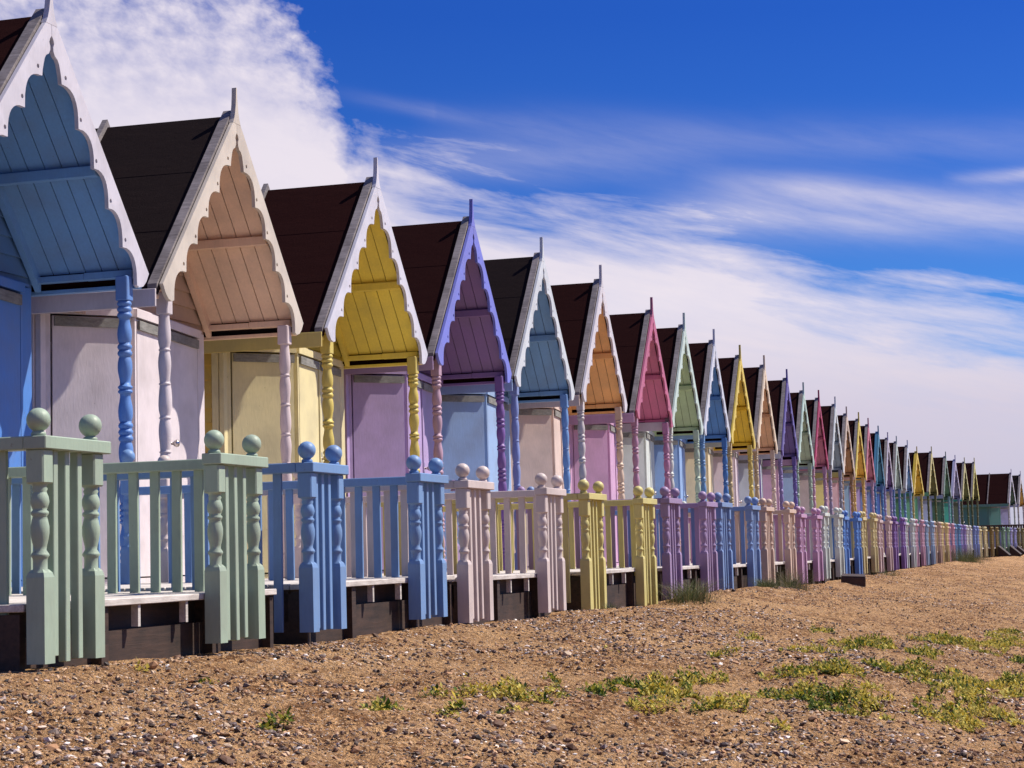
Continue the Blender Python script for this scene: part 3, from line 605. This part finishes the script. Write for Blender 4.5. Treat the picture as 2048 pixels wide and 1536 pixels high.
FENCES=[
{'name': 'sage green', 'col': (172, 190, 168), 'v': (-1.23, -0.7, 0.35, 0.9), 'z': 1.51},
{'name': 'cornflower blue', 'col': (124, 160, 208), 'v': (-1.4, -0.89, 0.29, 0.83), 'z': 1.51},
{'name': 'pale pink', 'col': (224, 206, 200), 'v': (-1.52, -0.94, 0.38, 0.95), 'z': 1.495},
{'name': 'lemon yellow', 'col': (220, 206, 130), 'v': (-1.46, -0.86, 0.51, 1.11), 'z': 1.485},
{'name': 'purple', 'col': (168, 142, 182), 'v': (-1.27, -0.65, 0.63, 1.26), 'z': 1.51},
{'name': 'steel blue', 'col': (128, 156, 204), 'v': (-1.26, -0.61, 0.74, 1.34), 'z': 1.52},
{'name': 'peach', 'col': (221, 191, 170), 'v': (-1.2, -0.57, 0.75, 1.37), 'z': 1.52},
{'name': 'mauve', 'col': (201, 157, 191), 'v': (-1.23, -0.68, 0.42, 1.02), 'z': 1.47},
{'name': 'off-white', 'col': (214, 221, 213), 'v': (-1.13, -0.56, 0.62, 1.22), 'z': 1.52},
{'name': 'bright blue', 'col': (98, 143, 213), 'v': (-1.27, -0.67, 0.62, 1.22), 'z': 1.49},
{'name': 'straw yellow', 'col': (215, 198, 142), 'v': (-1.27, -0.67, 0.62, 1.22), 'z': 1.51},
{'name': 'dusty pink', 'col': (211, 184, 182), 'v': (-1.27, -0.67, 0.62, 1.22), 'z': 1.49},
{'name': 'deep purple', 'col': (142, 108, 174), 'v': (-1.27, -0.67, 0.62, 1.22), 'z': 1.49},
{'name': 'greyish white', 'col': (206, 212, 210), 'v': (-1.27, -0.67, 0.62, 1.22), 'z': 1.49},
{'name': 'rose pink', 'col': (206, 162, 182), 'v': (-1.27, -0.67, 0.62, 1.22), 'z': 1.49},
{'name': 'pale blue', 'col': (155, 180, 209), 'v': (-1.27, -0.67, 0.62, 1.22), 'z': 1.49},
{'name': 'peach brown', 'col': (202, 173, 154), 'v': (-1.27, -0.67, 0.62, 1.22), 'z': 1.49},
{'name': 'golden yellow', 'col': (224, 202, 142), 'v': (-1.27, -0.67, 0.62, 1.22), 'z': 1.49},
{'name': 'pink', 'col': (215, 160, 179), 'v': (-1.27, -0.67, 0.62, 1.22), 'z': 1.49},
{'name': 'medium blue', 'col': (104, 148, 192), 'v': (-1.27, -0.67, 0.62, 1.22), 'z': 1.49},
{'name': 'violet', 'col': (152, 134, 194), 'v': (-1.27, -0.67, 0.62, 1.22), 'z': 1.49},
{'name': 'white', 'col': (222, 222, 220), 'v': (-1.27, -0.67, 0.62, 1.22), 'z': 1.49},
{'name': 'periwinkle blue', 'col': (134, 154, 212), 'v': (-1.27, -0.67, 0.62, 1.22), 'z': 1.49},
{'name': 'cream', 'col': (223, 208, 157), 'v': (-1.27, -0.67, 0.62, 1.22), 'z': 1.49},
{'name': 'ochre', 'col': (144, 122, 68), 'v': (-1.27, -0.67, 0.62, 1.22), 'z': 1.49},
{'name': 'grey green', 'col': (132, 166, 141), 'v': (-1.27, -0.67, 0.62, 1.22), 'z': 1.49},
{'name': 'lavender', 'col': (163, 163, 214), 'v': (-1.27, -0.67, 0.62, 1.22), 'z': 1.49},
{'name': 'olive brown', 'col': (126, 118, 76), 'v': (-1.27, -0.67, 0.62, 1.22), 'z': 1.49},
{'name': 'sand', 'col': (166, 158, 116), 'v': (-1.27, -0.67, 0.62, 1.22), 'z': 1.49},
{'name': 'pale grey', 'col': (190, 190, 181), 'v': (-1.27, -0.67, 0.62, 1.22), 'z': 1.49},
{'name': 'dull yellow', 'col': (184, 167, 99), 'v': (-1.27, -0.67, 0.62, 1.22), 'z': 1.49}]
ORD=['first','second','third','fourth','fifth','sixth','seventh','eighth','ninth','tenth','eleventh','twelfth','thirteenth','fourteenth','fifteenth','sixteenth','seventeenth','eighteenth','nineteenth','twentieth','twenty-first','twenty-second','twenty-third','twenty-fourth','twenty-fifth','twenty-sixth','twenty-seventh','twenty-eighth','twenty-ninth','thirtieth','thirty-first','thirty-second']
def hut(H,label):
    jr=random.Random(int(H['loc'][1]*100)); root=link('beach_hut',None,None,None,H['loc']); root.rotation_euler=(jr.uniform(-.004,.004),jr.uniform(-.003,.003),H.get('rz',0)+jr.uniform(-.008,.008)); tag(root,label,'beach hut','beach huts in the row')
    k=H['k']; sz=H['sz']
    body=root
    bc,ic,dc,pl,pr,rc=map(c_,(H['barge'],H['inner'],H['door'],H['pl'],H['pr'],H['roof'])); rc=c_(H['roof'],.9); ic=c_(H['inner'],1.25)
    P=lambda key,name,par,col: mcopy(key,name,par,col,(0,0,0))
    def part(key,name,par,col):
        o=P(key,name,par,col)
        if par is root: o.scale=(1,1,sz)
        return o
    for s in 'lr':
        r=part('roof_'+s,'roof',root,rc)
        e=P(('edgep_' if H.get('plank') else 'edge_')+s,'edge_plank',r,c_(H['plank']) if H.get('plank') else None)
        P('batten_'+s,'roof_batten',r,None)
        if s=='l': P('fascia_l','eaves_board',r,c_(H.get('fas',H['door'])))
        b=part('barge_'+s,'bargeboard',root,bc)
        if s=='l': P('finial','finial',b,bc)
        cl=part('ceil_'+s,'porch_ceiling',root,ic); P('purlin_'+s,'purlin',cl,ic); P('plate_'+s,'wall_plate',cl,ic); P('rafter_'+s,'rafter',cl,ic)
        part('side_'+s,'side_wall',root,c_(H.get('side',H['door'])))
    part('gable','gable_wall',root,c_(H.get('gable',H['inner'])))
    fr=part('frame','door_frame',root,c_(H.get('framec',H['door']))); P('head','head_beam',fr,dc)
    lf=part('leaf','side_panel',root,dc); P('strip0','hinge_strip',lf,None)
    d1=part('door1','door',root,dc); P('strip1','hinge_strip',d1,None); P('dtrim','cover_strip',d1,dc)
    d2=part('door2','door',root,dc); P('strip2','hinge_strip',d2,None)
    kp=lerp(P1,P2,.497); mcopy('knob','door_knob',d2,None,(kp[0],kp[1],1.07))
    part('back','back_wall',root,dc)
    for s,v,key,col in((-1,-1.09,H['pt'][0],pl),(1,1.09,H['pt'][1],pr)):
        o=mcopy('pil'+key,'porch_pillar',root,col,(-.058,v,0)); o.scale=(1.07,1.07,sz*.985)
    d=mcopy('deck','deck',root,None,(0,0,0)); mcopy('joists','deck_joists',d,None,(0,0,0)); mcopy('jend','joist_end',d,None,(0,-.24,0)); mcopy('jend','joist_end',d,None,(0,.22,0)); mcopy('skirt','skirt_and_shade_board',d,None,(0,0,0))
    return root
for i_,H in enumerate(HUTS):
    H['k']=i_
    n=i_-1
    lab=H['label'] if 'label' in H else '%s beach hut with %s bargeboards, %s gable from the left'%(H['name'],H['bname'],ORD[n])
    hut(H,lab)
for i_,Fn in enumerate(FENCES):
    H=HUTS[i_]; rz=H.get('rz',0); c=math.cos(rz); s=math.sin(rz)
    def place(off):
        lx,ly=2.30,off; return (H['loc'][0]+lx*c-ly*s,H['loc'][1]+lx*s+ly*c,Fn['z'])
    a0,a1,b0,b1=Fn['v']
    w=ORD[i_]; nk='0' if i_<2 else '1' if i_<3 else '2' if i_<8 else '3'
    balustrade(place(a0),rz,-1,a1-a0,c_(Fn['col']),'%s balustrade with ball posts, near half of %s fenced porch from left'%(Fn['name'],w),'ball-topped balustrades along the beach',nk)
    balustrade(place(b0),rz,1,b1-b0,c_(Fn.get('col2',Fn['col'])),'%s balustrade with ball posts, far half of %s fenced porch from left'%(Fn['name'],w),'ball-topped balustrades along the beach',nk)

# ------------------------------------------------------------------ far fence, block and ramps
def far_fence():
    root=link('picket_fence',None,None,None,(-6.6,100,0)); tag(root,'long dark brown picket fence running behind the farthest balustrades','fence')
    zt=1.87; m=MB(); m.box(0,5.2,-.03,.03,zt-.07,zt,.005); link('top_rail',m.mesh('far_rail',DARKWOOD),root)
    m2=MB(); m2.box(-.045,.045,-.02,.02,.4,zt-.07); me=m2.mesh('far_picket',DARKWOOD)
    for k in range(44): link('picket',me,root,None,(.06+k*.118,0,0))
    m3=MB(); m3.box(0,5.2,.03,.06,.35,.9); link('base_board',m3.mesh('far_base',DARKWOOD),root)
far_fence()
def block():
    root=link('wooden_block',None,None,None,(-3.42,29.4,float(ground(-3.42,29.4))+.01)); root.rotation_euler=(.04,.05,.12)
    tag(root,'dark squared timber block lying on the sand by the white and blue balustrades','timber block')
    m=MB(); m.box(-.17,.19,-.25,.4,-.05,.12,.01); link('timber',m.mesh('timber_block',DARKWOOD),root)
    m=MB(); m.box(-.165,.185,-.245,.395,.122,.134,.003); link('top_board',m.mesh('timber_top',DARKWOOD),root)
block()
def ramp_(x,y,lab):
    g=float(ground(x,y)); root=link('wooden_ramp',None,None,None,(x,y,g)); tag(root,lab,'ramp','dark ramps before the far porches'); root.rotation_euler=(0,0,-.055)
    for v in (-.42,.39):
        m=MB(); m.plate([[(0,.40),(.42,.03),(.42,-.1),(0,-.1)]],lambda a,b,t:(a,t,b),v,v+.03); link('side_board',m.mesh('ramp_side',DARKWOOD),root)
    for k in range(5):
        a=.005+k*.08; m=MB(); m.plate([[(a,.405-.88*a),(a+.074,.405-.88*(a+.074)),(a+.074,.425-.88*(a+.074)),(a,.425-.88*a)]],lambda p,q,t:(p,t,q),-.43,.43)
        link('tread',m.mesh('ramp_tread',DARKWOOD),root)
ramp_(-3.40,78.3,'dark wooden ramp with sloping sides beside the far ochre balustrade')
ramp_(-3.10,81.9,'dark wooden ramp with sloping sides beside the far grey green balustrade')
ramp_(-2.95,85.3,'dark wooden ramp with sloping sides beside the far lavender balustrade')

# ------------------------------------------------------------------ sky and sun
S=Vector((.415,.265,.645)).normalized(); elev=math.asin(S.z); az=math.atan2(S.x,S.y)
w=bpy.data.worlds.new('World'); scene.world=w; w.use_nodes=True; nt=w.node_tree; nt.nodes.clear()
out=N(nt,'ShaderNodeOutputWorld'); bg=N(nt,'ShaderNodeBackground'); bg.inputs[1].default_value=.10; L(nt,bg.outputs[0],out.inputs[0])
tc=N(nt,'ShaderNodeTexCoord'); sep=N(nt,'ShaderNodeSeparateXYZ'); L(nt,tc.outputs['Generated'],sep.inputs[0])
sky=N(nt,'ShaderNodeTexSky'); sky.sky_type='NISHITA'; sky.sun_disc=False; sky.sun_elevation=elev; sky.sun_rotation=az
sky.altitude=0; sky.air_density=1.; sky.dust_density=.3; sky.ozone_density=3.
# look a little higher up the dome: a polarised, deep summer blue right down the sky
cb=N(nt,'ShaderNodeCombineXYZ'); L(nt,sep.outputs[0],cb.inputs[0]); L(nt,sep.outputs[1],cb.inputs[1])
L(nt,math_(nt,'MULTIPLY_ADD',sep.outputs[2],2.6,.02),cb.inputs[2]); nv=N(nt,'ShaderNodeVectorMath',operation='NORMALIZE'); L(nt,cb.outputs[0],nv.inputs[0])
L(nt,nv.outputs[0],sky.inputs['Vector'])
AZ0=-.2850; 
azm=math_(nt,'ARCTAN2',sep.outputs[0],sep.outputs[1])          # east of the row direction
el=math_(nt,'ARCSINE',sep.outputs[2])
Xn=math_(nt,'MULTIPLY_ADD',math_(nt,'SUBTRACT',azm,AZ0),3900/2048,.5)
Yn=math_(nt,'MULTIPLY_ADD',el,-3900/2048,1109/2048)
Yn=math_(nt,'ADD',Yn,math_(nt,'MULTIPLY',math_(nt,'SUBTRACT',Xn,.5),-.027))
def curve(nt,x,stops,lo,hi):
    r=ramp(nt,x,[(p,((v-lo)/(hi-lo),)*3) for p,v in stops]); return math_(nt,'MULTIPLY_ADD',r,hi-lo,lo)
st=[(x/2048,y/2048) for x,y in ((0,-700),(430,-260),(590,30),(680,200),(705,290),(790,325),(1000,372),(1300,425),(1500,500),(1700,556),(1900,612),(2048,645))]
Yb=curve(nt,math_(nt,'MAXIMUM',Xn,0.),st,-.4,.4)
d=math_(nt,'SUBTRACT',Yn,Yb)
vv=N(nt,'ShaderNodeCombineXYZ'); L(nt,Xn,vv.inputs[0]); L(nt,math_(nt,'SUBTRACT',Yn,math_(nt,'MULTIPLY',Xn,.20)),vv.inputs[1])
vw=vv.outputs[0]
st1=noise(nt,vmap(nt,vw,(5.,30.,1)),1.,8,.62,.25)          # long streaks
st2=noise(nt,vmap(nt,vw,(2.6,10.,1),(4,2,0)),1.,6,.6,.2)
rip=noise(nt,vmap(nt,vw,(36.,50.,1)),1.,7,.58,.15)          # mackerel ripples
cl2=noise(nt,vmap(nt,vw,(12.,15.,1),(1,8,0)),1.,8,.62,.1)
leftw=ramp(nt,Xn,[(.30,(1,1,1)),(.42,(0,0,0))])
nl=math_(nt,'ADD',math_(nt,'MULTIPLY',math_(nt,'SUBTRACT',rip,.5),.17),math_(nt,'MULTIPLY',math_(nt,'SUBTRACT',cl2,.5),.16))
nr=math_(nt,'ADD',math_(nt,'MULTIPLY',math_(nt,'SUBTRACT',st1,.5),.17),math_(nt,'MULTIPLY',math_(nt,'SUBTRACT',st2,.5),.10))
dn=math_(nt,'ADD',d,math_(nt,'ADD',math_(nt,'MULTIPLY',nl,leftw),math_(nt,'MULTIPLY',nr,math_(nt,'SUBTRACT',1.,leftw))))
dens=ramp(nt,math_(nt,'MULTIPLY_ADD',dn,5.,.5),[(.42,(0,0,0)),(.60,(.55,.55,.55)),(.78,(.93,.93,.93)),(1,(1,1,1))])
# thin veils above the bank
def band(cx0,cy0,slope,wid,amt,x0,x1):
    yc=math_(nt,'MULTIPLY_ADD',math_(nt,'SUBTRACT',Xn,cx0/2048),slope,cy0/2048)
    q=math_(nt,'DIVIDE',math_(nt,'SUBTRACT',Yn,yc),wid/2048); g=math_(nt,'EXPONENT',math_(nt,'MULTIPLY',math_(nt,'MULTIPLY',q,q),-1.))
    xm=ramp(nt,Xn,[(max(x0/2048-.06,0),(0,0,0)),(x0/2048+.06,(1,1,1))]+([(x1/2048-.08,(1,1,1)),(x1/2048+.08,(0,0,0))] if x1<1880 else []))
    tex=ramp(nt,math_(nt,'ADD',math_(nt,'MULTIPLY',st1,.75),math_(nt,'MULTIPLY',st2,.35)),[(.36,(0,0,0)),(.66,(1,1,1))])
    return math_(nt,'MULTIPLY',math_(nt,'MULTIPLY',g,xm),math_(nt,'MULTIPLY',math_(nt,'MULTIPLY_ADD',tex,.75,.25),amt))
veil=band(1700,440,.03,48,.55,1350,2300)
for a in (band(1500,285,.05,42,.15,950,2300),band(1650,385,.12,26,.45,1500,1850),band(860,222,.16,14,.22,760,960),band(2050,375,.0,12,.8,2010,2300),band(1000,330,.0,40,.25,700,1300)):
    veil=math_(nt,'ADD',veil,a)
inner=math_(nt,'MULTIPLY_ADD',math_(nt,'ADD',math_(nt,'MULTIPLY',st1,.5),math_(nt,'MULTIPLY',cl2,.5)),1.5,.12,clamp=True)
blu=math_(nt,'SUBTRACT',math_(nt,'MULTIPLY',ramp(nt,Yn,[(.0,(1,1,1)),(.14,(0,0,0))]),leftw),0.)
dens2=math_(nt,'MULTIPLY',dens,math_(nt,'SUBTRACT',1.,math_(nt,'MULTIPLY',blu,math_(nt,'MULTIPLY_ADD',rip,-2.2,1.5,clamp=True))))
dens2=math_(nt,'MULTIPLY',dens2,math_(nt,'MULTIPLY_ADD',inner,.18,.82))
tot=math_(nt,'MINIMUM',math_(nt,'ADD',dens2,veil),1.)
tot=math_(nt,'MAXIMUM',tot,0.)
# unseen broken cover over the rest of the dome, shaped as neutral fill light
far=math_(nt,'MAXIMUM',math_(nt,'MULTIPLY_ADD',Xn,-2.5,-.4,clamp=True),math_(nt,'MULTIPLY_ADD',Xn,2.5,-3.,clamp=True))
brk=ramp(nt,noise(nt,vmap(nt,tc.outputs['Generated'],(2,2,5)),1.6,7,.6,.2),[(.48,(0,0,0)),(.66,(.42,.42,.42))])
tot=mix(nt,far,tot,brk)
neut=far
skc=mix(nt,1.,sky.outputs[0],(.12,.37,.94,1),'MULTIPLY')
skc=mix(nt,1.,skc,ramp(nt,Yn,[(.02,(.92,.96,1.)),(.20,(1.6,1.3,1.05)),(.33,(2.6,1.75,1.05)),(.5,(3.5,2.0,1.0))]),'MULTIPLY')
lift=ramp(nt,el,[(.0,(1.9,1.7,1.25)),(.16,(1.25,1.2,1.08)),(.30,(1,1,1))]) if False else None
cloudc=ramp(nt,Yn,[(.0,(5.5,5.1,5.8)),(.30,(5.8,5.3,5.8)),(.40,(4.6,4.2,5.0)),(.54,(3.7,3.55,4.5))])
fin=mix(nt,tot,skc,mix(nt,neut,cloudc,(4.6,4.35,4.1,1)))
L(nt,fin,bg.inputs[0])
sl=bpy.data.lights.new('sun','SUN'); sl.energy=5.0; sl.angle=math.radians(.55); sl.color=(1.,.93,.82)
so=bpy.data.objects.new('sun',sl); COL.objects.link(so); so.rotation_euler=(-S).to_track_quat('-Z','Y').to_euler(); so.location=(20,0,30)

# ------------------------------------------------------------------ camera
cam=bpy.data.cameras.new('camera'); co_=bpy.data.objects.new('camera',cam); COL.objects.link(co_); scene.camera=co_
cam.sensor_width=36; cam.lens=36*3900/2048; cam.clip_end=6000; cam.clip_start=.05
co_.matrix_world=Matrix.Translation((0,0,1.0))@Matrix.Rotation(.28503,4,'Z')@Matrix.Rotation(PI/2+.087747,4,'X')@Matrix.Rotation(-.027,4,'Z')
scene.render.engine='CYCLES'; scene.cycles.max_bounces=6; scene.cycles.diffuse_bounces=4
scene.render.resolution_x=1024; scene.render.resolution_y=768
scene.view_settings.view_transform='Standard'; scene.view_settings.look='None'; scene.view_settings.exposure=.56; scene.view_settings.gamma=1
